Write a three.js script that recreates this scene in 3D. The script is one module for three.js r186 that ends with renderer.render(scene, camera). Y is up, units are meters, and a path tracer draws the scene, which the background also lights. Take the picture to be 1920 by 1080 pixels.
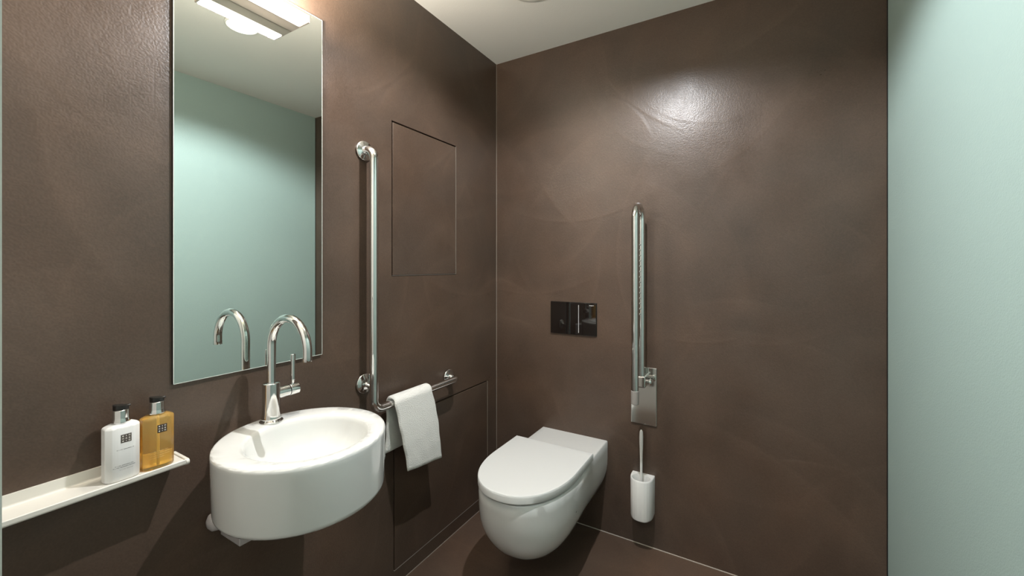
import * as THREE from 'three';
import { RoundedBoxGeometry } from 'three/addons/geometries/RoundedBoxGeometry.js';
import { mergeGeometries, toCreasedNormals } from 'three/addons/utils/BufferGeometryUtils.js';
import { RectAreaLightUniformsLib } from 'three/addons/lights/RectAreaLightUniformsLib.js';

// ---------------------------------------------------------------- camera, lights, exposure
const scene = new THREE.Scene();
scene.background = new THREE.Color(0x000000);
const camera = new THREE.PerspectiveCamera(2 * Math.atan(540 / 770) * 180 / Math.PI, 16 / 9, 0.02, 30);
const CAM = new THREE.Vector3(1.260, 1.304, 1.968), TURN = 30.47 * Math.PI / 180;
camera.position.copy(CAM);
camera.lookAt(CAM.x - Math.sin(TURN), CAM.y, CAM.z - Math.cos(TURN));
camera.setViewOffset(1920, 1080, 0, 41, 1920, 1080);      // vertical lens shift: the horizon lies at row 499
scene.add(camera);
const renderer = new THREE.WebGLRenderer({ antialias: true });
renderer.toneMapping = THREE.LinearToneMapping;
renderer.toneMappingExposure = 1.1;
renderer.shadowMap.enabled = true;
RectAreaLightUniformsLib.init();

const H = 2.45, W = 1.678, DOOR_Z = 1.90;                 // room height, width, inner face of the door wall
const LAMP = { x: 0.848, z: 0.938, r: 0.063 };            // round ceiling lamp
const BAR = { x0: 0.008, x1: 0.100, xs: 0.052, y0: 2.040, y1: 2.064, z0: 1.206, z1: 1.430 };   // lamp above the mirror
function areaLight(name, color, intensity, w, h, from, to) {
  const l = new THREE.RectAreaLight(color, intensity, w, h);
  l.name = name; l.position.set(...from); l.lookAt(...to); scene.add(l); return l;
}
const COOL = new THREE.Color().setRGB(0.97, 0.98, 1.0), WARM = new THREE.Color().setRGB(1.0, 0.89, 0.76);
// the ceiling lamp's beam: a wide soft-edged cone and a stronger core inside it
for (const [name, power, half, rim] of [['ceiling_lamp_light', 5.6, 76, 0.22], ['ceiling_lamp_core_light', 1.6, 60, 0.85]]) {
  const l = new THREE.SpotLight(COOL, power, 0, half * Math.PI / 180, rim, 2);
  l.name = name; l.position.set(LAMP.x, H - 0.0125, LAMP.z); l.target.position.set(LAMP.x, 0, LAMP.z);
  l.castShadow = true; l.shadow.radius = 0.6; l.shadow.mapSize.set(2048, 2048); scene.add(l, l.target);
}
const zc = (BAR.z0 + BAR.z1) / 2, zl = BAR.z1 - BAR.z0 - 0.012;
areaLight('mirror_lamp_light_down', WARM, 120, zl, 0.040, [(BAR.xs + BAR.x1) / 2, BAR.y0 - 0.002, zc], [(BAR.xs + BAR.x1) / 2, 0, zc]).rotateZ(Math.PI / 2);
areaLight('mirror_lamp_light_front', WARM, 200, zl, 0.018, [BAR.x1 + 0.002, (BAR.y0 + BAR.y1) / 2, zc], [2, (BAR.y0 + BAR.y1) / 2, zc]);
areaLight('mirror_lamp_light_up', WARM, 600, zl, 0.040, [(BAR.xs + BAR.x1) / 2, BAR.y1 + 0.002, zc], [(BAR.xs + BAR.x1) / 2, 3, zc]).rotateZ(Math.PI / 2);
areaLight('hall_lamp_light', COOL, 9, 0.6, 0.6, [1.0, H - 0.034, 2.75], [1.0, 0, 2.75]);

// ---------------------------------------------------------------- helpers
let seed = 7;
const rnd = () => (seed = (seed * 1664525 + 1013904223) >>> 0) / 4294967296;
function prep(o) { o.traverse((m) => { if (m.isMesh) { m.castShadow = true; m.receiveShadow = true; } }); return o; }
function mesh(name, geo, mat, parent = scene) {
  const m = new THREE.Mesh(geo, mat); m.name = name; m.castShadow = m.receiveShadow = true; parent.add(m); return m;
}
function thing(name, label, category, at = [0, 0, 0]) {
  const g = new THREE.Group(); g.name = name; g.position.set(...at); g.userData = { label, category }; scene.add(g); return g;
}
function struct(name, geo, mat, label, parent = scene) {
  const m = mesh(name, geo, mat, parent);
  if (parent === scene) m.userData = { kind: 'structure', label, category: name.split('_')[0] };
  return m;
}
const box = (x0, x1, y0, y1, z0, z1) => {
  const g = new THREE.BoxGeometry(x1 - x0, y1 - y0, z1 - z0);
  // uv in metres, face by face
  const p = g.attributes.position, n = g.attributes.normal, uv = g.attributes.uv;
  g.translate((x0 + x1) / 2, (y0 + y1) / 2, (z0 + z1) / 2);
  for (let i = 0; i < p.count; i++) {
    if (Math.abs(n.getX(i)) > 0.5) uv.setXY(i, p.getZ(i), p.getY(i));
    else if (Math.abs(n.getY(i)) > 0.5) uv.setXY(i, p.getX(i), p.getZ(i));
    else uv.setXY(i, p.getX(i), p.getY(i));
  }
  return g;
};
const rbox = (x0, x1, y0, y1, z0, z1, r = 0.003, s = 3) => {
  const g = new RoundedBoxGeometry(x1 - x0, y1 - y0, z1 - z0, s, r);
  g.translate((x0 + x1) / 2, (y0 + y1) / 2, (z0 + z1) / 2); return g;
};
// a tube of radius r through straight runs with rounded corners of radius f
function bentTube(pts, r, f, seg = 180, rad = 24) {
  const v = pts.map((p) => new THREE.Vector3(...p)), path = new THREE.CurvePath();
  let from = v[0];
  for (let i = 1; i < v.length - 1; i++) {
    const a = v[i].clone().add(v[i - 1].clone().sub(v[i]).setLength(f)), b = v[i].clone().add(v[i + 1].clone().sub(v[i]).setLength(f));
    path.add(new THREE.LineCurve3(from, a));
    const k = 0.5523, c1 = a.clone().lerp(v[i], k), c2 = b.clone().lerp(v[i], k);
    path.add(new THREE.CubicBezierCurve3(a, c1, c2, b));
    from = b;
  }
  path.add(new THREE.LineCurve3(from, v[v.length - 1]));
  return new THREE.TubeGeometry(path, seg, r, rad, false);
}
// loft through closed rings of equal length; ends filled
function loft(rings, capStart = true, capEnd = true, crease = 0.6) {
  const n = rings[0].length, pos = [], idx = [];
  for (const r of rings) for (const p of r) pos.push(...p);
  for (let k = 0; k < rings.length - 1; k++) for (let i = 0; i < n; i++) {
    const j = (i + 1) % n, a = k * n + i, b = k * n + j, c = a + n, d = b + n;
    idx.push(a, c, b, b, c, d);
  }
  const cap = (k, flip) => {
    const r = rings[k], c = [0, 1, 2].map((q) => r.reduce((s, p) => s + p[q], 0) / n), at = pos.length / 3;
    pos.push(...c);
    for (let i = 0; i < n; i++) { const a = k * n + i, b = k * n + (i + 1) % n; flip ? idx.push(at, b, a) : idx.push(at, a, b); }
  };
  if (capStart) cap(0, false);
  if (capEnd) cap(rings.length - 1, true);
  const g = new THREE.BufferGeometry();
  g.setAttribute('position', new THREE.Float32BufferAttribute(pos, 3)); g.setIndex(idx); g.computeVertexNormals();
  // make sure the faces look outwards
  let vol = 0; const A = new THREE.Vector3(), B = new THREE.Vector3(), C = new THREE.Vector3();
  for (let i = 0; i < idx.length; i += 3) {
    A.fromArray(pos, idx[i] * 3); B.fromArray(pos, idx[i + 1] * 3); C.fromArray(pos, idx[i + 2] * 3); vol += A.dot(B.cross(C));
  }
  if (vol < 0) { for (let i = 0; i < idx.length; i += 3) [idx[i + 1], idx[i + 2]] = [idx[i + 2], idx[i + 1]]; g.setIndex(idx); }
  return toCreasedNormals(g, crease);
}
const lathe = (pts, seg = 48) => new THREE.LatheGeometry(pts.map(([r, y]) => new THREE.Vector2(r, y)), seg);
const cyl = (r, len, seg = 32) => { const e = Math.min(0.0012, r * 0.2); return lathe([[0, 0], [r - e, 0], [r, e], [r, len - e], [r - e, len], [0, len]], seg); };   // base at the origin, along +y

// tileable value noise
function noiseTile(size, cells, s) {
  const g = new Float32Array(cells * cells); let q = s * 7919 + 13;
  for (let i = 0; i < g.length; i++) { q = (q * 1664525 + 1013904223) >>> 0; g[i] = q / 4294967296; }
  const out = new Float32Array(size * size), k = cells / size, sm = (t) => t * t * (3 - 2 * t);
  for (let y = 0; y < size; y++) {
    const fy = y * k, y0 = Math.floor(fy), ty = sm(fy - y0), r0 = (y0 % cells) * cells, r1 = ((y0 + 1) % cells) * cells;
    for (let x = 0; x < size; x++) {
      const fx = x * k, x0 = Math.floor(fx), tx = sm(fx - x0), a = x0 % cells, b = (x0 + 1) % cells;
      const u = g[r0 + a] + (g[r0 + b] - g[r0 + a]) * tx, v = g[r1 + a] + (g[r1 + b] - g[r1 + a]) * tx;
      out[y * size + x] = u + (v - u) * ty;
    }
  }
  return out;
}
function fbm(size, list, s) {         // list of [cells, weight]
  const out = new Float32Array(size * size); let tot = 0;
  list.forEach(([c, w], i) => { const n = noiseTile(size, c, s + i * 31); tot += w; for (let k = 0; k < out.length; k++) out[k] += w * n[k]; });
  for (let k = 0; k < out.length; k++) out[k] /= tot;
  return out;
}
function dataTex(size, fn, srgb, rep) {
  const d = new Uint8Array(size * size * 4);
  for (let i = 0; i < size * size; i++) { const c = fn(i); d[i * 4] = c[0]; d[i * 4 + 1] = c[1]; d[i * 4 + 2] = c[2]; d[i * 4 + 3] = 255; }
  const t = new THREE.DataTexture(d, size, size); t.wrapS = t.wrapT = THREE.RepeatWrapping; t.magFilter = THREE.LinearFilter; t.minFilter = THREE.LinearMipmapLinearFilter; t.generateMipmaps = true;
  if (srgb) t.colorSpace = THREE.SRGBColorSpace;
  t.repeat.set(rep, rep); t.needsUpdate = true; return t;
}
const cl = (v, a = 0, b = 255) => Math.max(a, Math.min(b, v));

// ---------------------------------------------------------------- materials
// trowelled dark brown plaster: soft patches, trowel arcs, fine grain
const S = 2048, TILE = 2.6, NS = S * S;
const big = fbm(S, [[7, 1], [15, 0.8], [34, 0.5]], 3), mid = fbm(S, [[28, 1], [61, 0.8], [130, 0.5]], 17), fine = fbm(S, [[512, 0.5], [1024, 1.4]], 29);
const trowel = new Float32Array(NS);      // overlapping trowel strokes: each swells slowly across its width and ends in a small step
for (let k = 0; k < 110; k++) {
  const px = 2048 / TILE, R = (0.25 + 0.6 * rnd()) * px, w = (0.05 + 0.10 * rnd()) * px, a0 = rnd() * 6.283, span = 0.5 + 0.9 * rnd(), cx = rnd() * S, cy = rnd() * S, amp = 0.35 + 0.65 * rnd();
  const steps = Math.ceil(R * span), ws = Math.ceil(w);
  for (let i = 0; i < steps; i++) { const a = a0 + span * i / steps, edge = Math.min(1, Math.min(i, steps - i) / (0.25 * steps)), ca = Math.cos(a), sa = Math.sin(a);
    for (let q = 0; q < ws; q++) { const rr = R + q, x = (Math.round(cx + rr * ca) % S + S) % S, y = (Math.round(cy + rr * sa) % S + S) % S, t = q / ws;
      const v = amp * edge * (t < 0.85 ? t * t : (1 - t) / 0.15 * 0.7225); const m = y * S + x; if (v > trowel[m]) trowel[m] = v; } }
}
{ const t2 = trowel.slice(); for (let y = 0; y < S; y++) for (let x = 0; x < S; x++) { let a = 0; for (let dy = -2; dy <= 2; dy++) for (let dx = -2; dx <= 2; dx++) a += t2[((y + dy + S) % S) * S + (x + dx + S) % S]; trowel[y * S + x] = a / 25; } }
const wallColor = dataTex(S, (i) => { const v = 0.82 + 0.26 * big[i] + 0.06 * (mid[i] - 0.5) + 0.14 * (fine[i] - 0.5) + 0.13 * trowel[i], w = (big[(i + 612345) % NS] - 0.5) * 7; return [cl(88 * v + w), cl(72 * v), cl(61 * v - w * 0.6)]; }, true, 1 / TILE);
const wallRough = dataTex(S, (i) => { const v = 255 * cl(0.36 + 0.10 * (mid[i] - 0.5) + 0.12 * (big[i] - 0.5) + 0.06 * (fine[i] - 0.5) - 0.02 * trowel[i], 0.05, 0.9); return [v, v, v]; }, false, 1 / TILE);
const wallBump = dataTex(S, (i) => { const v = 255 * cl(0.10 + 0.24 * big[i] + 0.08 * mid[i] + 0.09 * fine[i] + 0.28 * trowel[i], 0, 1); return [v, v, v]; }, false, 1 / TILE);
const M = {};
M.plaster = new THREE.MeshPhysicalMaterial({ name: 'brown_plaster', map: wallColor, roughnessMap: wallRough, roughness: 1, bumpMap: wallBump, bumpScale: 0.0032 });
const fc = wallColor.clone(); fc.offset.set(0.37, 0.21); fc.needsUpdate = true;
M.floor = new THREE.MeshStandardMaterial({ name: 'brown_floor', map: fc, roughnessMap: wallRough, roughness: 1.05, bumpMap: wallBump, bumpScale: 0.002, color: new THREE.Color().setRGB(1.15, 1.12, 1.1) });
const fineB = dataTex(512, (i) => { const k = (i % 512) + Math.floor(i / 512) * S, v = 255 * fine[k]; return [v, v, v]; }, false, 1 / 0.5);
M.green = new THREE.MeshStandardMaterial({ name: 'green_paint', color: new THREE.Color().setRGB(0.375, 0.505, 0.475), roughness: 0.6, bumpMap: fineB, bumpScale: 0.0004 });
M.ceiling = new THREE.MeshStandardMaterial({ name: 'white_ceiling_paint', color: new THREE.Color().setRGB(0.88, 0.87, 0.82), roughness: 0.85, bumpMap: fineB, bumpScale: 0.0003 });
M.frame = new THREE.MeshStandardMaterial({ name: 'pale_grey_paint', color: new THREE.Color().setRGB(0.62, 0.61, 0.56), roughness: 0.5 });
M.hall = new THREE.MeshStandardMaterial({ name: 'hall_paint', color: new THREE.Color().setRGB(0.72, 0.71, 0.67), roughness: 0.8 });
M.sealant = new THREE.MeshStandardMaterial({ name: 'sealant', color: new THREE.Color().setRGB(0.30, 0.26, 0.22), roughness: 0.35 });
M.sealantPale = new THREE.MeshStandardMaterial({ name: 'pale_sealant', color: new THREE.Color().setRGB(0.55, 0.50, 0.44), roughness: 0.35 });
M.chrome = new THREE.MeshStandardMaterial({ name: 'chrome', color: new THREE.Color().setRGB(0.80, 0.80, 0.79), metalness: 1, roughness: 0.06 });
M.steel = new THREE.MeshStandardMaterial({ name: 'polished_steel', color: new THREE.Color().setRGB(0.72, 0.71, 0.68), metalness: 1, roughness: 0.12 });
M.mirror = new THREE.MeshStandardMaterial({ name: 'mirror_silver', color: new THREE.Color().setRGB(0.84, 0.88, 0.85), metalness: 1, roughness: 0.0 });
M.black = new THREE.MeshStandardMaterial({ name: 'black_plastic', color: new THREE.Color().setRGB(0.012, 0.011, 0.010), roughness: 0.3 });
M.glassEdge = new THREE.MeshStandardMaterial({ name: 'polished_glass_edge', color: new THREE.Color().setRGB(0.75, 0.80, 0.74), roughness: 0.25 });
M.ceramic = new THREE.MeshPhysicalMaterial({ name: 'white_ceramic', color: new THREE.Color().setRGB(0.70, 0.705, 0.685), roughness: 0.12, clearcoat: 0.4, clearcoatRoughness: 0.05 });
M.plastic = new THREE.MeshStandardMaterial({ name: 'white_plastic', color: new THREE.Color().setRGB(0.78, 0.78, 0.76), roughness: 0.3 });
M.seat = new THREE.MeshStandardMaterial({ name: 'white_seat_plastic', color: new THREE.Color().setRGB(0.70, 0.71, 0.695), roughness: 0.28 });
M.greyPlastic = new THREE.MeshStandardMaterial({ name: 'grey_rubber', color: new THREE.Color().setRGB(0.30, 0.28, 0.26), roughness: 0.5 });
M.trap = new THREE.MeshStandardMaterial({ name: 'pale_grey_plastic', color: new THREE.Color().setRGB(0.55, 0.52, 0.52), roughness: 0.3 });
M.shelf = new THREE.MeshStandardMaterial({ name: 'cream_lacquer', color: new THREE.Color().setRGB(0.74, 0.72, 0.66), roughness: 0.35 });
M.glow = new THREE.MeshStandardMaterial({ name: 'lit_diffuser', color: 0xffffff, emissive: new THREE.Color().setRGB(1, 0.97, 0.93), emissiveIntensity: 1.6, roughness: 0.5 });
M.lampMetal = new THREE.MeshStandardMaterial({ name: 'bronze_lamp_body', color: new THREE.Color().setRGB(0.55, 0.46, 0.40), roughness: 0.35, metalness: 0.7 });
M.lotion = new THREE.MeshStandardMaterial({ name: 'white_bottle', color: new THREE.Color().setRGB(0.80, 0.80, 0.79), roughness: 0.35 });
M.amber = new THREE.MeshPhysicalMaterial({ name: 'amber_soap', color: new THREE.Color().setRGB(0.95, 0.66, 0.20), transmission: 0.72, roughness: 0.05, ior: 1.38, thickness: 0.03, attenuationColor: new THREE.Color().setRGB(1.0, 0.76, 0.28), attenuationDistance: 0.06 });
M.tube = new THREE.MeshStandardMaterial({ name: 'dip_tube', color: new THREE.Color().setRGB(0.9, 0.8, 0.45), roughness: 0.4 });
const terry = dataTex(512, (i) => { const k = (i % 512) + Math.floor(i / 512) * S, v = 255 * cl(0.15 + 0.9 * fine[k] * 0.8 + 0.2 * mid[k]); return [v, v, v]; }, false, 1 / 0.25);
M.towel = new THREE.MeshPhysicalMaterial({ name: 'white_terry', color: new THREE.Color().setRGB(0.84, 0.83, 0.79), roughness: 1, bumpMap: terry, bumpScale: 0.003, sheen: 0.3, sheenRoughness: 0.8 });
M.flush = new THREE.MeshPhysicalMaterial({ name: 'black_glass', color: new THREE.Color().setRGB(0.010, 0.007, 0.006), roughness: 0.03, clearcoat: 1, clearcoatRoughness: 0.02 });
M.white = new THREE.MeshStandardMaterial({ name: 'white_print', color: new THREE.Color().setRGB(0.8, 0.8, 0.8), roughness: 0.5 });

// ---------------------------------------------------------------- the room
const T = 0.1;
{ // left wall: a slab with a 20 mm render coat that leaves out the two access panels
  const s = new THREE.Shape([[0, 0], [DOOR_Z, 0], [DOOR_Z, H], [0, H]].map(([a, b]) => new THREE.Vector2(a, b)));
  for (const [a, b, c, d] of [[0.367, 0.7855, 1.2625, 1.8935], [0.089, 0.7755, 0.0595, 0.6785]]) s.holes.push(new THREE.Path([[a, c], [a, d], [b, d], [b, c]].map(([p, q]) => new THREE.Vector2(p, q))));
  const coat = new THREE.ExtrudeGeometry(s, { depth: 0.02, bevelEnabled: false }); coat.rotateY(-Math.PI / 2);
  const slab = box(-T, -0.02, 0, H, 0, DOOR_Z).toNonIndexed();
  struct('wall_left', mergeGeometries([coat, slab]), M.plaster, 'dark brown plaster wall behind the mirror and washbasin');
}
struct('wall_back', box(-T, W + T, 0, H, -T, 0), M.plaster, 'dark brown plaster wall behind the toilet');
struct('wall_right', box(W, W + T, 0, H, 0, 3.3), M.green, 'pale green painted wall');
struct('floor', box(-T, W + T, -T, 0, -T, 3.3 + T), M.floor, 'brown seamless floor');
struct('ceiling', box(-T, W + T, H, H + T, -T, 3.3 + T), M.ceiling, 'off white ceiling');
const DJ = 0.745;      // left jamb of the doorway
struct('wall_front', mergeGeometries([box(-T, DJ, 0, H, DOOR_Z, 2.02), box(DJ, W, 2.12, H, DOOR_Z, 2.02)]), M.hall, 'wall with the doorway');
struct('trim_1', mergeGeometries([box(DJ - 0.05, DJ + 0.012, 0, 2.16, DOOR_Z - 0.006, 2.026), box(DJ + 0.012, W, 2.10, 2.16, DOOR_Z - 0.006, 2.026)]), M.frame, 'pale door frame');
struct('wall_hall_left', box(-T, 0, 0, H, 2.02, 3.3), M.hall, 'hall wall');
struct('wall_hall_end', box(-T, W + T, 0, H, 3.3, 3.3 + T), M.hall, 'hall end wall');
struct('trim_2', box(0, 0.0022, 0.002, H, 0, 0.0022), M.sealant, 'thin joint in the corner between the brown walls');
struct('trim_3', box(0.003, W - 0.004, 0, 0.0028, 0, 0.0028), M.sealantPale, 'pale sealant joint between back wall and floor');
struct('trim_4', box(W - 0.003, W, 0.003, H, 0, 0.003), M.black, 'dark joint between back wall and green wall');
struct('trim_5', box(0, 0.0022, 0, 0.0022, 0.004, DOOR_Z - 0.01), M.sealant, 'joint between left wall and floor');

// ---------------------------------------------------------------- access panels
function accessPanel(label, z0, z1, y0, y1) {
  const g = thing('access_panel', label, 'panel', [0, y0, (z0 + z1) / 2]);
  const w = z1 - z0, h = y1 - y0;
  const s = new THREE.Shape([[-w / 2, 0], [w / 2, 0], [w / 2, h], [-w / 2, h]].map(([a, b]) => new THREE.Vector2(a, b)));
  const p = new THREE.ExtrudeGeometry(s, { depth: 0.018, bevelEnabled: true, bevelThickness: 0.0012, bevelSize: 0.0012, bevelOffset: -0.0012, bevelSegments: 2 });
  p.rotateY(-Math.PI / 2); p.translate(-0.0008, 0, 0);
  const uv = p.attributes.uv; for (let i = 0; i < uv.count; i++) uv.setXY(i, uv.getX(i) + z0 * 1.7 + 0.31, uv.getY(i) + y0 + 0.2);
  mesh('panel_face', p, M.plaster, g);
  const f = (a, b, c, d) => box(-0.012, 0.0009, a, b, c, d);
  mesh('panel_frame', mergeGeometries([f(-0.0026, -0.0014, -w / 2 - 0.0026, w / 2 + 0.0026), f(-0.0026, h + 0.0026, -w / 2 - 0.0026, -w / 2 - 0.0014)]), M.sealant, g);
  return g;
}
accessPanel('flush brown access panel in the wall above the towel', 0.372, 0.779, 1.268, 1.887);
accessPanel('large flush brown access panel in the wall below the towel rail', 0.094, 0.769, 0.065, 0.672).name = 'access_panel_001';

// ---------------------------------------------------------------- mirror
{ const g = thing('wall_mirror', 'tall frameless rectangular mirror above the round washbasin', 'mirror', [0, 1.007, 1.306]);
  const w = 0.206, h = 1.124;
  mesh('backing', box(0, 0.0068, 0, h, -w, w), M.black, g);
  mesh('mirror_glass', box(0.0068, 0.008, 0.0012, h - 0.0012, -w + 0.0012, w - 0.0012), M.mirror, g);
  const e = (a, b, c, d) => box(0.0068, 0.0081, a, b, c, d);
  mesh('polished_edge', mergeGeometries([e(0, 0.0014, -w, w), e(h - 0.0014, h, -w, w), e(0, h, -w, -w + 0.0014), e(0, h, w - 0.0014, w)]), M.glassEdge, g);
}
// ---------------------------------------------------------------- lamp over the mirror
{ const g = thing('mirror_lamp', 'lit bar lamp fixed to the top of the mirror', 'lamp', [0, BAR.y0, zc]), L = (BAR.z1 - BAR.z0) / 2, h = BAR.y1 - BAR.y0;
  mesh('lamp_body', rbox(BAR.x0, BAR.xs, 0, h, -L, L, 0.002), M.lampMetal, g);
  mesh('diffuser', rbox(BAR.xs, BAR.x1, 0.0005, h - 0.0005, -L + 0.004, L - 0.004, 0.003), M.glow, g);
  for (const s of [-1, 1]) mesh('end_cap', rbox(BAR.xs, BAR.x1 + 0.0006, 0, h, s > 0 ? L - 0.004 : -L, s > 0 ? L : -L + 0.004, 0.001), M.lampMetal, g);
}
// ---------------------------------------------------------------- ceiling lamp and ceiling valve
{ const g = thing('ceiling_lamp', 'round flat lit ceiling lamp seen in the mirror', 'lamp', [LAMP.x, H, LAMP.z]);
  mesh('lamp_rim', lathe([[0, 0], [LAMP.r + 0.007, 0], [LAMP.r + 0.007, -0.008], [LAMP.r + 0.003, -0.012], [LAMP.r, -0.012], [LAMP.r, -0.006], [0, -0.006]].reverse(), 64), M.ceiling, g);
  mesh('diffuser', lathe([[0, -0.0255], [0.02, -0.0248], [0.038, -0.0218], [0.052, -0.0165], [0.060, -0.0115], [LAMP.r - 0.001, -0.0075], [LAMP.r - 0.001, -0.0062], [0, -0.0062]], 64), M.glow, g);
}
{ const g = thing('ceiling_vent', 'round vent on the ceiling near the corner of the brown walls', 'vent', [0.476, H, 0.484]);
  mesh('vent_ring', lathe([[0.070, 0], [0.1, 0], [0.1, -0.004], [0.092, -0.010], [0.076, -0.010], [0.070, -0.004], [0.070, 0]].reverse(), 64), M.frame, g);
  mesh('vent_disc', lathe([[0, 0], [0.012, 0], [0.012, -0.008], [0.058, -0.010], [0.060, -0.014], [0.05, -0.018], [0, -0.019]].reverse(), 64), M.frame, g);
}
{ const g = thing('hall_lamp', 'flat square lit ceiling lamp in the hall', 'lamp', [1.0, H, 2.75]);
  mesh('lamp_rim', rbox(-0.32, 0.32, -0.028, 0, -0.32, 0.32, 0.004), M.frame, g);
  mesh('diffuser', rbox(-0.30, 0.30, -0.031, -0.026, -0.30, 0.30, 0.002), M.glow, g);
}
// ---------------------------------------------------------------- washbasin
const BX = 0.236, BZ = 1.309, BT = 0.863, BR = 0.204;
{ const g = thing('washbasin', 'white round ceramic washbasin hung on the brown wall', 'washbasin', [BX, 0.705, BZ]);
  const N = 96, ring = (dx, r, y) => Array.from({ length: N }, (_, i) => { const a = i / N * Math.PI * 2; return [dx + r * Math.cos(a), y, r * Math.sin(a)]; });
  const t = BT - 0.705, R0 = 0.2005, rings = [];
  rings.push(ring(0, 0.02, 0), ring(0, 0.15, 0), ring(0, R0 - 0.012, 0.0005), ring(0, R0 - 0.005, 0.003), ring(0, R0 - 0.001, 0.008), ring(0, R0, 0.014));
  rings.push(ring(0, BR - 0.0005, t - 0.02), ring(0, BR, t - 0.010), ring(0, BR - 0.0012, t - 0.004), ring(0, BR - 0.004, t - 0.0008), ring(0, BR - 0.008, t));
  const ix = 0.020, ir = 0.148;
  rings.push(ring(ix * 0.5, ir + 0.026, t - 0.0002), ring(ix * 0.9, ir + 0.008, t - 0.0006), ring(ix, ir + 0.002, t - 0.002), ring(ix, ir - 0.002, t - 0.006), ring(ix, ir - 0.006, t - 0.016));
  for (const [f, d] of [[0.925, 0.034], [0.87, 0.053], [0.77, 0.073], [0.63, 0.089], [0.48, 0.101], [0.30, 0.109], [0.16, 0.112], [0.03, 0.113]]) rings.push(ring(ix, ir * f, t - d));
  mesh('basin_body', loft(rings, true, true, 0.9), M.ceramic, g);
  mesh('wall_mount', rbox(-BX, -0.12, 0.02, t - 0.03, -0.10, 0.10, 0.008), M.ceramic, g);
  const d = mesh('drain', lathe([[0.0, 0.003], [0.016, 0.003], [0.02, 0.002], [0.024, 0], [0.024, -0.004], [0, -0.004]].reverse(), 40), M.chrome, g); d.position.set(ix, t - 0.110, 0);
}
{ const g = thing('basin_trap', 'pale plastic waste trap peeking out below the washbasin', 'drain pipe', [0, 0.56, 1.31]);
  mesh('trap_housing', rbox(0.0, 0.10, 0.008, 0.145, -0.09, 0.093, 0.003), M.trap, g);
  const p = mesh('outlet_pipe', lathe([[0, -0.10], [0.020, -0.10], [0.024, -0.09], [0.024, 0.115], [0.021, 0.127], [0.012, 0.134], [0, 0.136]], 32), M.trap, g);
  p.rotation.x = Math.PI / 2; p.position.set(0.026, 0.066, 0);
}
// ---------------------------------------------------------------- faucet
{ const fx = 0.077, g = thing('basin_faucet', 'chrome swan neck mixer tap on the washbasin rim', 'faucet', [fx, BT - 0.0005, 1.308]);
  mesh('base_ring', lathe([[0, 0], [0.030, 0], [0.030, 0.003], [0.027, 0.005], [0, 0.005]], 48), M.chrome, g);
  mesh('tap_body', lathe([[0.0, 0.004], [0.0262, 0.004], [0.0245, 0.012], [0.0230, 0.022], [0.0225, 0.035], [0.0225, 0.108], [0.0215, 0.111], [0, 0.111]], 48), M.chrome, g);
  const sp = [[0, 0.10, 0], [0, 0.3, 0]], R = 0.084;
  const path = new THREE.CurvePath();
  path.add(new THREE.LineCurve3(new THREE.Vector3(0, 0.108, 0), new THREE.Vector3(0, 0.214, 0)));
  class Arc extends THREE.Curve { getPoint(t, o = new THREE.Vector3()) { const a = Math.PI * (1 - t); return o.set(R + R * Math.cos(a), 0.214 + R * Math.sin(a), 0); } }
  path.add(new Arc()); path.add(new THREE.LineCurve3(new THREE.Vector3(2 * R, 0.214, 0), new THREE.Vector3(2 * R, 0.196, 0)));
  mesh('spout', new THREE.TubeGeometry(path, 120, 0.0118, 28, false), M.chrome, g);
  const noz = mesh('nozzle', lathe([[0.0088, 0.004], [0.0088, 0], [0.0122, 0], [0.0122, 0.012], [0.0118, 0.012]], 32), M.chrome, g); noz.position.set(2 * R, 0.190, 0);
  const st = mesh('handle_stem', cyl(0.0165, 0.046), M.chrome, g); st.rotation.x = -Math.PI / 2; st.position.set(0, 0.076, -0.004);
  const hd = mesh('handle', cyl(0.0170, 0.026), M.chrome, g); hd.rotation.x = -Math.PI / 2; hd.position.set(0, 0.076, -0.0515);
  const lv = mesh('lever', mergeGeometries([lathe([[0, 0], [0.0046, 0], [0.0046, 0.014], [0.0066, 0.0145], [0.0068, 0.017], [0.0068, 0.090], [0.006, 0.0915], [0, 0.0915]], 24)]), M.chrome, hd);
  lv.rotation.x = Math.PI / 2; lv.position.set(0, 0.012, 0); lv.rotation.set(Math.PI / 2, 0, 0); lv.position.set(0, 0.0120, 0.0125);
}
// ---------------------------------------------------------------- grab bar with towel rail
const GX = 0.060, GR = 0.0158;
{ const zv = 0.927, g = thing('grab_bar', 'chrome angled grab bar with upright and horizontal arm holding the towel', 'grab bar', [0, 0.775, 0.92]);
  const yT = 1.735 - 0.775, z0 = zv - 0.92, z1 = 0.430 - 0.92;
  mesh('bar', bentTube([[0.004, yT, z0], [GX, yT, z0], [GX, 0, z0], [GX, 0, z1], [0.004, 0, z1]], GR, 0.036, 300, 28), M.chrome, g);
  const ros = () => lathe([[0, 0], [0.037, 0], [0.037, 0.006], [0.034, 0.010], [0.022, 0.012], [0.0185, 0.016], [0, 0.016]], 48);
  for (const [y, z] of [[yT, z0 - 0.004], [0.09, z0 - 0.004], [0, z1]]) { const r = mesh('wall_rosette', ros(), M.chrome, g); r.rotation.z = -Math.PI / 2; r.position.set(0.0006, y, z); }
  const s = mesh('bracket', bentTube([[0.012, 0.09, z0 - 0.004], [0.030, 0.085, z0 - 0.002], [GX, 0.085, z0]], 0.009, 0.008, 40, 20), M.chrome, g);
}
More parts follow.
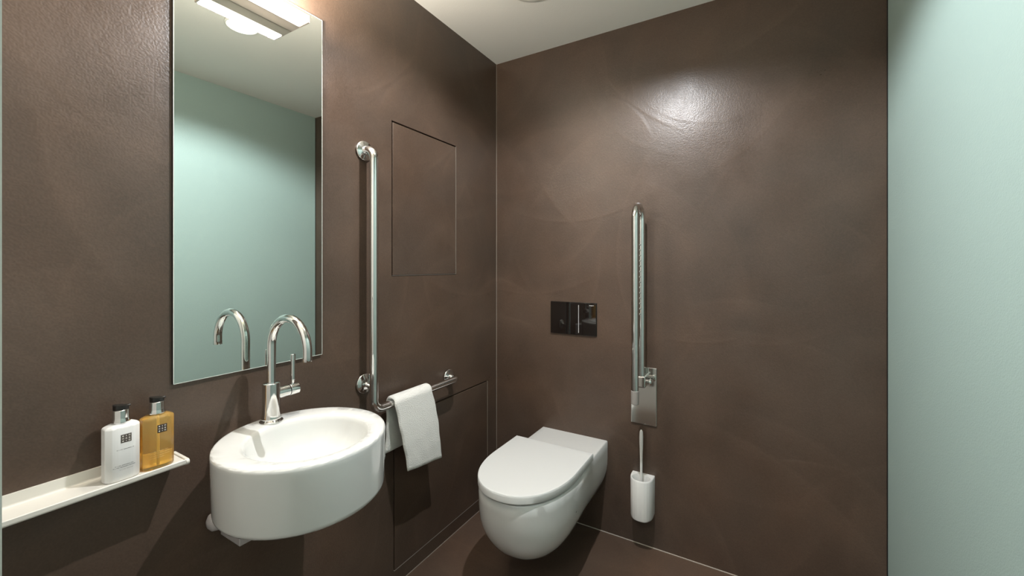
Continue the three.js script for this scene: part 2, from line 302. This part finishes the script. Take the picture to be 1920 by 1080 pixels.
// ---------------------------------------------------------------- towel
{ const g = thing('hand_towel', 'folded white terry hand towel hung over the chrome bar', 'towel', [0, 0.50, 0.75]);
  const cx = GX, cy = 0.775, th = 0.014, r = GR + th / 2 + 0.001, path = [];
  const yF = 0.503, yB = 0.577;
  for (let i = 0; i < 26; i++) { const t = i / 26; path.push([cx - r + 0.004 * Math.sin(t * 3) - 0.008 * (1 - t), yB + (cy - yB) * t, -1, (1 - t)]); }
  for (let i = 0; i <= 18; i++) { const a = Math.PI * (1 - i / 18); path.push([cx + r * Math.cos(a), cy + r * Math.sin(a), Math.cos(a), 0]); }
  for (let i = 1; i <= 34; i++) { const t = i / 34; path.push([cx + r + 0.010 * Math.sin(t * 2.2) + 0.006 * t, cy - (cy - yF) * t, 1, t]); }
  const NU = 48, n = path.length, pos = [], uv = [], idx = [], zL = 0.846, zR = 0.640;
  const nrm = path.map((p, i) => { const a = path[Math.max(0, i - 1)], b = path[Math.min(n - 1, i + 1)], dx = b[0] - a[0], dy = b[1] - a[1], l = Math.hypot(dx, dy); return [-dy / l, dx / l]; });
  let len = 0; const sl = path.map((p, i) => i ? (len += Math.hypot(p[0] - path[i - 1][0], p[1] - path[i - 1][1])) : 0);
  for (let side = 0; side < 2; side++) for (let u = 0; u <= NU; u++) for (let i = 0; i < n; i++) {
    const f = u / NU, e = Math.min(f, 1 - f) * 0.19, ee = Math.min(sl[i], len - sl[i]);
    const k = Math.sqrt(1 - Math.pow(1 - Math.min(1, e / 0.006), 2)), k2 = Math.sqrt(1 - Math.pow(1 - Math.min(1, ee / 0.006), 2));
    const p = path[i], t = p[3], front = p[2] > 0 ? 1 : 0;
    const wob = 0.0018 * Math.sin(f * 7 + i * 0.07) * t + 0.0007 * Math.sin(f * 19 - i * 0.2) * t + 0.0004 * Math.sin(i * 0.7 + f * 5) * t;
    const h = (side ? -1 : 1) * th / 2 * (0.12 + 0.88 * k * k2);
    const z = zL + (zR - zL) * f + (front ? -0.052 * t - 0.006 * Math.sin(t * 5) * (f - 0.3) : 0) + 0.0012 * Math.sin(i * 0.6);
    pos.push(p[0] + nrm[i][0] * h + wob, p[1] - 0.50 + nrm[i][1] * h + (front ? -0.026 * f * t : 0), z - 0.75); uv.push(f * 0.19, sl[i]);
  }
  const V = (s, u, i) => s * (NU + 1) * n + u * n + i;
  for (let s = 0; s < 2; s++) for (let u = 0; u < NU; u++) for (let i = 0; i < n - 1; i++) {
    const a = V(s, u, i), b = V(s, u + 1, i), c = V(s, u, i + 1), d = V(s, u + 1, i + 1);
    s ? idx.push(a, b, c, b, d, c) : idx.push(a, c, b, b, c, d);
  }
  for (let i = 0; i < n - 1; i++) for (const u of [0, NU]) { const a = V(0, u, i), b = V(0, u, i + 1), c = V(1, u, i), d = V(1, u, i + 1); u ? idx.push(a, b, c, b, d, c) : idx.push(a, c, b, b, c, d); }
  for (let u = 0; u < NU; u++) for (const i of [0, n - 1]) { const a = V(0, u, i), b = V(0, u + 1, i), c = V(1, u, i), d = V(1, u + 1, i); i ? idx.push(a, c, b, b, c, d) : idx.push(a, b, c, b, d, c); }
  const geo = new THREE.BufferGeometry(); geo.setAttribute('position', new THREE.Float32BufferAttribute(pos, 3)); geo.setAttribute('uv', new THREE.Float32BufferAttribute(uv, 2)); geo.setIndex(idx); geo.computeVertexNormals();
  mesh('towel_cloth', geo, M.towel, g);
}
// ---------------------------------------------------------------- small wall hook behind the basin
{ const g = thing('wall_hook', 'small chrome wall plate with white knob between washbasin and towel', 'hook', [0, 0.535, 0.852]);
  mesh('plate', rbox(0, 0.006, 0.085, 0.165, -0.014, 0.014, 0.0025), M.chrome, g);
  mesh('clip', bentTube([[0.010, 0.160, 0.008], [0.016, 0.150, 0.008], [0.016, 0.092, 0.008], [0.004, 0.084, 0.008]], 0.003, 0.006, 40, 12), M.chrome, g);
  const k = mesh('knob', lathe([[0, 0], [0.006, 0.002], [0.012, 0.012], [0.0155, 0.030], [0.015, 0.048], [0.011, 0.068], [0.006, 0.080], [0, 0.084]], 32), M.plastic, g); k.position.set(0.0165, 0.002, 0.002);
}
// ---------------------------------------------------------------- shelf and bottles
const SY = 0.833;
{ const g = thing('wall_shelf', 'narrow cream wall shelf with raised back carrying the bottles', 'shelf', [0, SY - 0.010, 1.70]);
  const z0 = 1.511, z1 = 1.893, s = new THREE.Shape();
  s.moveTo(0, 0); s.lineTo(0.072, 0); s.quadraticCurveTo(0.0765, 0.0005, 0.077, 0.005); s.lineTo(0.077, 0.012); s.quadraticCurveTo(0.076, 0.0135, 0.074, 0.0132); s.lineTo(0.0725, 0.010); s.lineTo(0.0075, 0.010); s.quadraticCurveTo(0.0045, 0.0105, 0.004, 0.014); s.lineTo(0.004, 0.034); s.lineTo(0, 0.034); s.lineTo(0, 0);
  const e = new THREE.ExtrudeGeometry(s, { depth: z1 - z0 - 0.002, bevelEnabled: true, bevelThickness: 0.001, bevelSize: 0.0008, bevelOffset: -0.0008, bevelSegments: 2, curveSegments: 6 });
  e.translate(0, 0, z0 + 0.001 - 1.70);
  mesh('tray', e, M.shelf, g);
  const c = new THREE.ExtrudeGeometry((() => { const q = new THREE.Shape(); q.moveTo(0, -0.001); q.lineTo(0.070, -0.001); q.absarc(0.0715, 0.006, 0.007, -Math.PI / 2, Math.PI / 2, false); q.lineTo(0.0, 0.0135); q.lineTo(0, -0.001); return q; })(), { depth: 0.004, bevelEnabled: true, bevelThickness: 0.0015, bevelSize: 0.0012, bevelOffset: -0.0012, bevelSegments: 3, curveSegments: 10 });
  c.translate(0, 0, z0 - 0.0055 - 1.70);
  mesh('end_cap', c, M.shelf, g);
}
function oval(hx, hz, y, n = 2.6, N = 72) { return Array.from({ length: N }, (_, i) => { const a = i / N * Math.PI * 2, c = Math.cos(a), s = Math.sin(a); return [hx * Math.sign(c) * Math.pow(Math.abs(c), 2 / n), y, hz * Math.sign(s) * Math.pow(Math.abs(s), 2 / n)]; }); }
function patch(hx, hz, n, z0, z1, y0, y1) {      // a thin sheet hugging the bottle front between two heights
  const K = 24, pos = [], uv = [], idx = [];
  for (let i = 0; i <= K; i++) { const z = z0 + (z1 - z0) * i / K, x = hx * Math.pow(1 - Math.pow(Math.abs(z / hz), n), 1 / n) + 0.0003;
    pos.push(x, y0, z, x, y1, z); uv.push(1 - i / K, 0, 1 - i / K, 1); }
  for (let i = 0; i < K; i++) { const a = i * 2; idx.push(a, a + 1, a + 2, a + 1, a + 3, a + 2); }
  const g = new THREE.BufferGeometry(); g.setAttribute('position', new THREE.Float32BufferAttribute(pos, 3)); g.setAttribute('uv', new THREE.Float32BufferAttribute(uv, 2)); g.setIndex(idx); g.computeVertexNormals(); return g;
}
function printTex(dark, lines) {
  const c = document.createElement('canvas'); c.width = 512; c.height = 1024; const x = c.getContext('2d');
  x.clearRect(0, 0, 512, 1024);
  // emblem: dark square with nine pale marks
  const ex = 190, ey = 70, es = 190; x.fillStyle = dark; x.fillRect(ex, ey, es, es);
  x.fillStyle = '#f2efe8'; x.strokeStyle = '#f2efe8'; x.lineWidth = 7;
  const at = (i, j) => [ex + 38 + i * 57, ey + 38 + j * 57];
  const dot = (i, j, r = 13) => { const [a, b] = at(i, j); x.beginPath(); x.arc(a, b, r, 0, 7); x.fill(); };
  const loop = (i, j, r = 13) => { const [a, b] = at(i, j); x.beginPath(); x.arc(a, b, r, 0, 7); x.stroke(); };
  const tri = (i, j) => { const [a, b] = at(i, j); x.beginPath(); x.moveTo(a, b - 17); x.lineTo(a + 17, b + 14); x.lineTo(a - 17, b + 14); x.closePath(); x.fill(); };
  const bar = (i, j) => { const [a, b] = at(i, j); x.fillRect(a - 5, b - 17, 10, 34); };
  dot(0, 0, 15); bar(1, 0); loop(2, 0); loop(0, 1); tri(1, 1); tri(2, 1); dot(0, 2, 14); dot(1, 2, 9); loop(2, 2);
  // rows of small print, too small to read in the photograph: strokes only
  for (const [y, a, b, h, col] of lines) { x.fillStyle = col; let p = a, q = 5; while (p < b) { q = (q * 1103515245 + 12345) >>> 0; const w = 4 + (q >>> 16) % 7; x.fillRect(p, y + ((q >>> 8) % 3), w, h - ((q >>> 12) % 4)); p += w + 3 + ((q >>> 20) % 9 === 0 ? 12 : 0); } }
  const t = new THREE.CanvasTexture(c); t.colorSpace = THREE.SRGBColorSpace; return t;
}
function bottle(name, label, at, bodyMat, dark, lines, printColor) {
  const g = thing(name, label, 'bottle', at), hx = 0.0215, hz = 0.0308, n = 2.7, h = 0.118;
  const rings = [oval(hx - 0.003, hz - 0.003, 0, n), oval(hx - 0.0008, hz - 0.0008, 0.0015, n), oval(hx, hz, 0.004, n), oval(hx, hz, h - 0.003, n), oval(hx - 0.0006, hz - 0.0006, h - 0.001, n), oval(hx - 0.0022, hz - 0.0022, h + 0.0006, n), oval(hx * 0.72, hz * 0.72, h + 0.0042, 2.4), oval(0.0125, 0.0125, h + 0.0062, 2), oval(0.0115, 0.0115, h + 0.008, 2)];
  mesh('bottle_body', loft(rings, true, true, 0.7), bodyMat, g);
  const col = mesh('pump_collar', lathe([[0, 0], [0.0158, 0], [0.0162, 0.004], [0.0148, 0.009], [0.0142, 0.012], [0.0142, 0.028], [0.0136, 0.030], [0, 0.030]], 40), M.chrome, g); col.position.y = h + 0.005;
  const pump = thing2('pump_head', g); pump.position.y = h + 0.035;
  mesh('pump_cap', loft([0, 0.0125].map((y, k) => Array.from({ length: 32 }, (_, i) => { const a = i / 32 * Math.PI * 2, z = 0.0136 * Math.sin(a), x = 0.0136 * Math.cos(a); return [x, k ? 0.009 + 0.16 * z : y, z]; })), true, true, 0.5), M.black, pump);
  mesh('nozzle', rbox(-0.004, 0.004, 0.0040, 0.0078, -0.0165, -0.006, 0.0015), M.black, pump);
  const pm = new THREE.MeshStandardMaterial({ name: 'bottle_print', map: printTex(dark, lines), transparent: true, roughness: 0.5, side: THREE.DoubleSide });
  mesh('printed_front', patch(hx, hz, n, -0.0245, 0.0245, 0.010, 0.108), pm, g);
  return g;
}
function thing2(name, parent) { const o = new THREE.Group(); o.name = name; parent.add(o); return o; }
bottle('lotion_bottle', 'opaque white pump bottle with dark emblem on the cream shelf', [0.046, SY, 1.6215], M.lotion, '#57504a', [[400, 120, 420, 11, '#4a4541'], [760, 90, 410, 11, '#4a4541'], [800, 60, 450, 11, '#3a3531'], [860, 170, 400, 9, '#b5b2ae']]);
{ const b = bottle('soap_bottle', 'clear pump bottle of amber soap with dark emblem on the shelf end', [0.046, SY, 1.5575], M.amber, '#3a3028', [[690, 60, 400, 10, '#f0e0b0'], [740, 60, 430, 10, '#f0e0b0'], [790, 60, 430, 10, '#f0e0b0'], [840, 60, 330, 10, '#f0e0b0']]);
  const t = mesh('dip_tube', cyl(0.003, 0.112, 16), M.tube, b); t.position.set(0, 0.005, 0);
}
// ---------------------------------------------------------------- toilet
{ const cx = 0.4675, g = thing('toilet', 'white wall hung toilet with closed lid on the brown back wall', 'toilet', [cx, 0.170, 0]);
  const outline = (w, zb, zs, zf, y, n = 2, r = 0.004) => {        // D shape: back corners, straight sides, rounded front
    const p = [], K = 40; p.push([-w, y, zb]);
    for (let i = 1; i <= 8; i++) p.push([-w, y, zb + (zs - zb) * i / 9]);
    for (let i = 0; i <= K; i++) { const a = Math.PI * (1 - i / K), c = Math.cos(a), s = Math.sin(a); p.push([w * Math.sign(c) * Math.pow(Math.abs(c), 2 / n), y, zs + (zf - zs) * Math.pow(Math.abs(s), 2 / n)]); }
    for (let i = 8; i >= 1; i--) p.push([w, y, zb + (zs - zb) * i / 9]);
    p.push([w, y, zb]);
    for (let i = 1; i <= 12; i++) p.push([w - 2 * w * i / 13, y, zb]);
    return p;
  };
  const B = 0.170, grow = (p) => p.map(([x, y, z]) => { const k = Math.min(1, Math.max(0, (z - 0.16) / 0.26)); return [x * (1 + 0.072 * k * k * (3 - 2 * k)), y, z]; });
  const body = [[0.0491, 0.1219, 0.36, 0.4983, 0.1722], [0.0827, 0.0898, 0.381, 0.5493, 0.1755], [0.1064, 0.0673, 0.3959, 0.5881, 0.183], [0.126, 0.0486, 0.4081, 0.6208, 0.1983], [0.1423, 0.0331, 0.4183, 0.650, 0.2222], [0.1554, 0.0206, 0.4265, 0.671, 0.2494], [0.1653, 0.0111, 0.4327, 0.687, 0.2756], [0.1722, 0.0046, 0.437, 0.699, 0.3046], [0.1759, 0.001, 0.4393, 0.7065, 0.3361], [0.177, 0, 0.44, 0.711, 0.3701], [0.177, 0, 0.44, 0.713, 0.4064], [0.177, 0, 0.44, 0.714, 0.441], [0.1762, 0, 0.44, 0.713, 0.4465], [0.174, 0, 0.44, 0.711, 0.449], [0.171, 0, 0.44, 0.708, 0.4498], [0.150, 0.02, 0.44, 0.68, 0.4498]];
  mesh('bowl', loft(body.map(([w, zb, zs, zf, y]) => grow(outline(w, zb, zs, zf, y - B, 2.3))), true, true, 0.8), M.ceramic, g);
  mesh('seat_ring', loft([[0.178, 0.27, 0.44, 0.702, 0.4499], [0.179, 0.268, 0.44, 0.704, 0.4510], [0.179, 0.268, 0.44, 0.704, 0.4565], [0.178, 0.27, 0.44, 0.702, 0.4575]].map(([w, zb, zs, zf, y]) => outline(w, zb, zs, zf, y - B, 2.2)), true, true, 0.6), M.seat, g);
  mesh('lid', loft([[0.188, 0.256, 0.44, 0.719, 0.4577], [0.191, 0.253, 0.44, 0.7225, 0.4590], [0.1925, 0.251, 0.44, 0.725, 0.4620], [0.1925, 0.251, 0.44, 0.725, 0.484], [0.1919, 0.2513, 0.44, 0.7243, 0.4870], [0.1902, 0.2523, 0.44, 0.7225, 0.4892], [0.1872, 0.254, 0.44, 0.7192, 0.4900], [0.183, 0.257, 0.44, 0.715, 0.4901], [0.12, 0.30, 0.44, 0.65, 0.4903]].map(([w, zb, zs, zf, y]) => outline(w, zb, zs, zf, y - B, 2.2)), true, true, 0.6), M.seat, g);
  for (const s of [-1, 1]) { const h = mesh('hinge', cyl(0.011, 0.046), M.chrome, g); h.position.set(s * 0.078 - 0.023, 0.4575 - B + 0.003, 0.275); h.rotation.z = -Math.PI / 2; }
  const c = mesh('fixing_cap', lathe([[0, 0], [0.006, 0], [0.005, 0.0015], [0, 0.002]], 20), M.chrome, g); c.rotation.z = -Math.PI / 2; c.position.set(0.1865, 0.165, 0.44);
}
// ---------------------------------------------------------------- flush plate
{ const g = thing('flush_plate', 'glossy black glass flush plate on the wall above the toilet', 'flush plate', [0.466, 0.955, 0]);
  mesh('frame', rbox(-0.1255, 0.1255, 0, 0.166, 0, 0.004, 0.001), M.flush, g);
  mesh('small_button', rbox(-0.1235, -0.036, 0.002, 0.164, 0.0035, 0.0095, 0.0012), M.flush, g);
  mesh('large_button', rbox(-0.0335, 0.1235, 0.002, 0.164, 0.0035, 0.0095, 0.0012), M.flush, g);
  mesh('divider', box(0.031, 0.0328, 0.012, 0.152, 0.0095, 0.0102), M.white, g);
  mesh('maker_mark', mergeGeometries([box(0.088, 0.096, 0.1515, 0.1535, 0.0095, 0.0099), box(0.0975, 0.103, 0.1505, 0.1535, 0.0095, 0.0099), box(0.1045, 0.112, 0.1515, 0.1535, 0.0095, 0.0099)]), M.white, g);
}
// ---------------------------------------------------------------- fold-up support rail
{ const x = 0.818, g = thing('support_rail', 'chrome hinged support rail folded up beside the toilet', 'grab rail', [x, 0.566, 0]);
  mesh('wall_plate', rbox(-0.0585, 0.0585, 0, 0.268, 0, 0.008, 0.0035), M.steel, g);
  const zF = 0.168, zB = 0.050, r = 0.0150, top = 1.572 - 0.566, R = (zF - zB) / 2;
  const path = new THREE.CurvePath();
  path.add(new THREE.LineCurve3(new THREE.Vector3(0, 0.20, zB), new THREE.Vector3(0, top - R, zB)));
  class Arc extends THREE.Curve { getPoint(t, o = new THREE.Vector3()) { const a = Math.PI * (1 - t); return o.set(0, top - R + R * Math.sin(a), (zF + zB) / 2 + R * Math.cos(a)); } }
  path.add(new Arc()); path.add(new THREE.LineCurve3(new THREE.Vector3(0, top - R, zF), new THREE.Vector3(0, 0.195, zF)));
  mesh('rail', new THREE.TubeGeometry(path, 260, r, 28, false), M.chrome, g);
  const cap = mesh('end_cap', lathe([[0, 0], [0.013, 0], [0.0165, 0.003], [0.0168, 0.058], [0.0155, 0.060], [0, 0.060]], 36), M.greyPlastic, g); cap.position.set(0, 0.140, zF);
  // hinge: block on the plate, pin and round knob
  mesh('hinge_block', rbox(-0.020, 0.020, 0.185, 0.238, 0.006, 0.066, 0.006), M.steel, g);
  const pin = mesh('hinge_pin', cyl(0.013, 0.064, 36), M.steel, g); pin.rotation.z = -Math.PI / 2; pin.position.set(-0.026, 0.212, 0.046);
  const knob = mesh('hinge_knob', lathe([[0, 0], [0.0150, 0], [0.0155, 0.004], [0.013, 0.010], [0.006, 0.014], [0, 0.0145]], 32), M.chrome, g); knob.rotation.z = -Math.PI / 2; knob.position.set(0.034, 0.212, 0.046);
  // row of small studs along the inner side of the rear tube
  for (let i = 0; i < 14; i++) { const s = mesh('grip_stud', new THREE.SphereGeometry(0.0045, 12, 8), M.chrome, g); s.position.set(-0.004, 0.520 + i * 0.0242, zB + 0.0148); }
}
// ---------------------------------------------------------------- toilet brush
{ const cx = 0.8165, g = thing('brush_holder', 'white wall mounted toilet brush holder below the support rail', 'brush holder', [cx, 0.150, 0]);
  const d = (w, zf, y, zb = 0) => { const p = [], K = 36; for (let i = 0; i <= K; i++) { const a = Math.PI * (1 - i / K); const c = Math.cos(a), s = Math.sin(a); p.push([w * Math.sign(c) * Math.pow(Math.abs(c), 2 / 2.6), y, 0.022 + (zf - 0.022) * Math.pow(s, 2 / 2.3)]); } p.push([w, y, 0.012]); p.push([w, y, zb]); for (let i = 1; i < 8; i++) p.push([w - 2 * w * i / 8, y, zb]); p.push([-w, y, zb]); p.push([-w, y, 0.012]); return p; };
  const inn = (k, y) => Array.from(d(0.050, 0.088, y), ([x, , z]) => { const a = Math.atan2(z - 0.047, x); return [0.040 * k * Math.cos(a), y, 0.047 + 0.034 * k * Math.sin(a)]; });
  const h = 0.186;
  mesh('cup', loft([d(0.036, 0.068, 0, 0.0), d(0.044, 0.080, 0.0015), d(0.0485, 0.0865, 0.006), d(0.050, 0.088, 0.013), d(0.051, 0.089, h - 0.004), d(0.0503, 0.088, h - 0.001), d(0.049, 0.0868, h), inn(1.03, h - 0.0005), inn(1.0, h - 0.003), inn(0.97, h - 0.03), inn(0.9, 0.015), inn(0.3, 0.012)], true, true, 0.7), M.plastic, g);
  const b = thing('toilet_brush', 'white long handled toilet brush standing in the wall holder', 'brush', [cx, 0.163, 0.047]);
  mesh('handle', lathe([[0, 0.07], [0.0058, 0.07], [0.0056, 0.20], [0.0060, 0.27], [0.0082, 0.335], [0.0085, 0.360], [0.0070, 0.383], [0.0035, 0.391], [0, 0.392]], 28), M.plastic, b);
  const geos = []; for (let i = 0; i < 9; i++) { const c = lathe([[0.005, 0], [0.030, 0.0015], [0.030, 0.005], [0.005, 0.0065]], 28); c.translate(0, 0.002 + i * 0.0075, 0); geos.push(c); }
  mesh('bristle_head', mergeGeometries(geos), M.plastic, b);
}
prep(scene);
renderer.render(scene, camera);
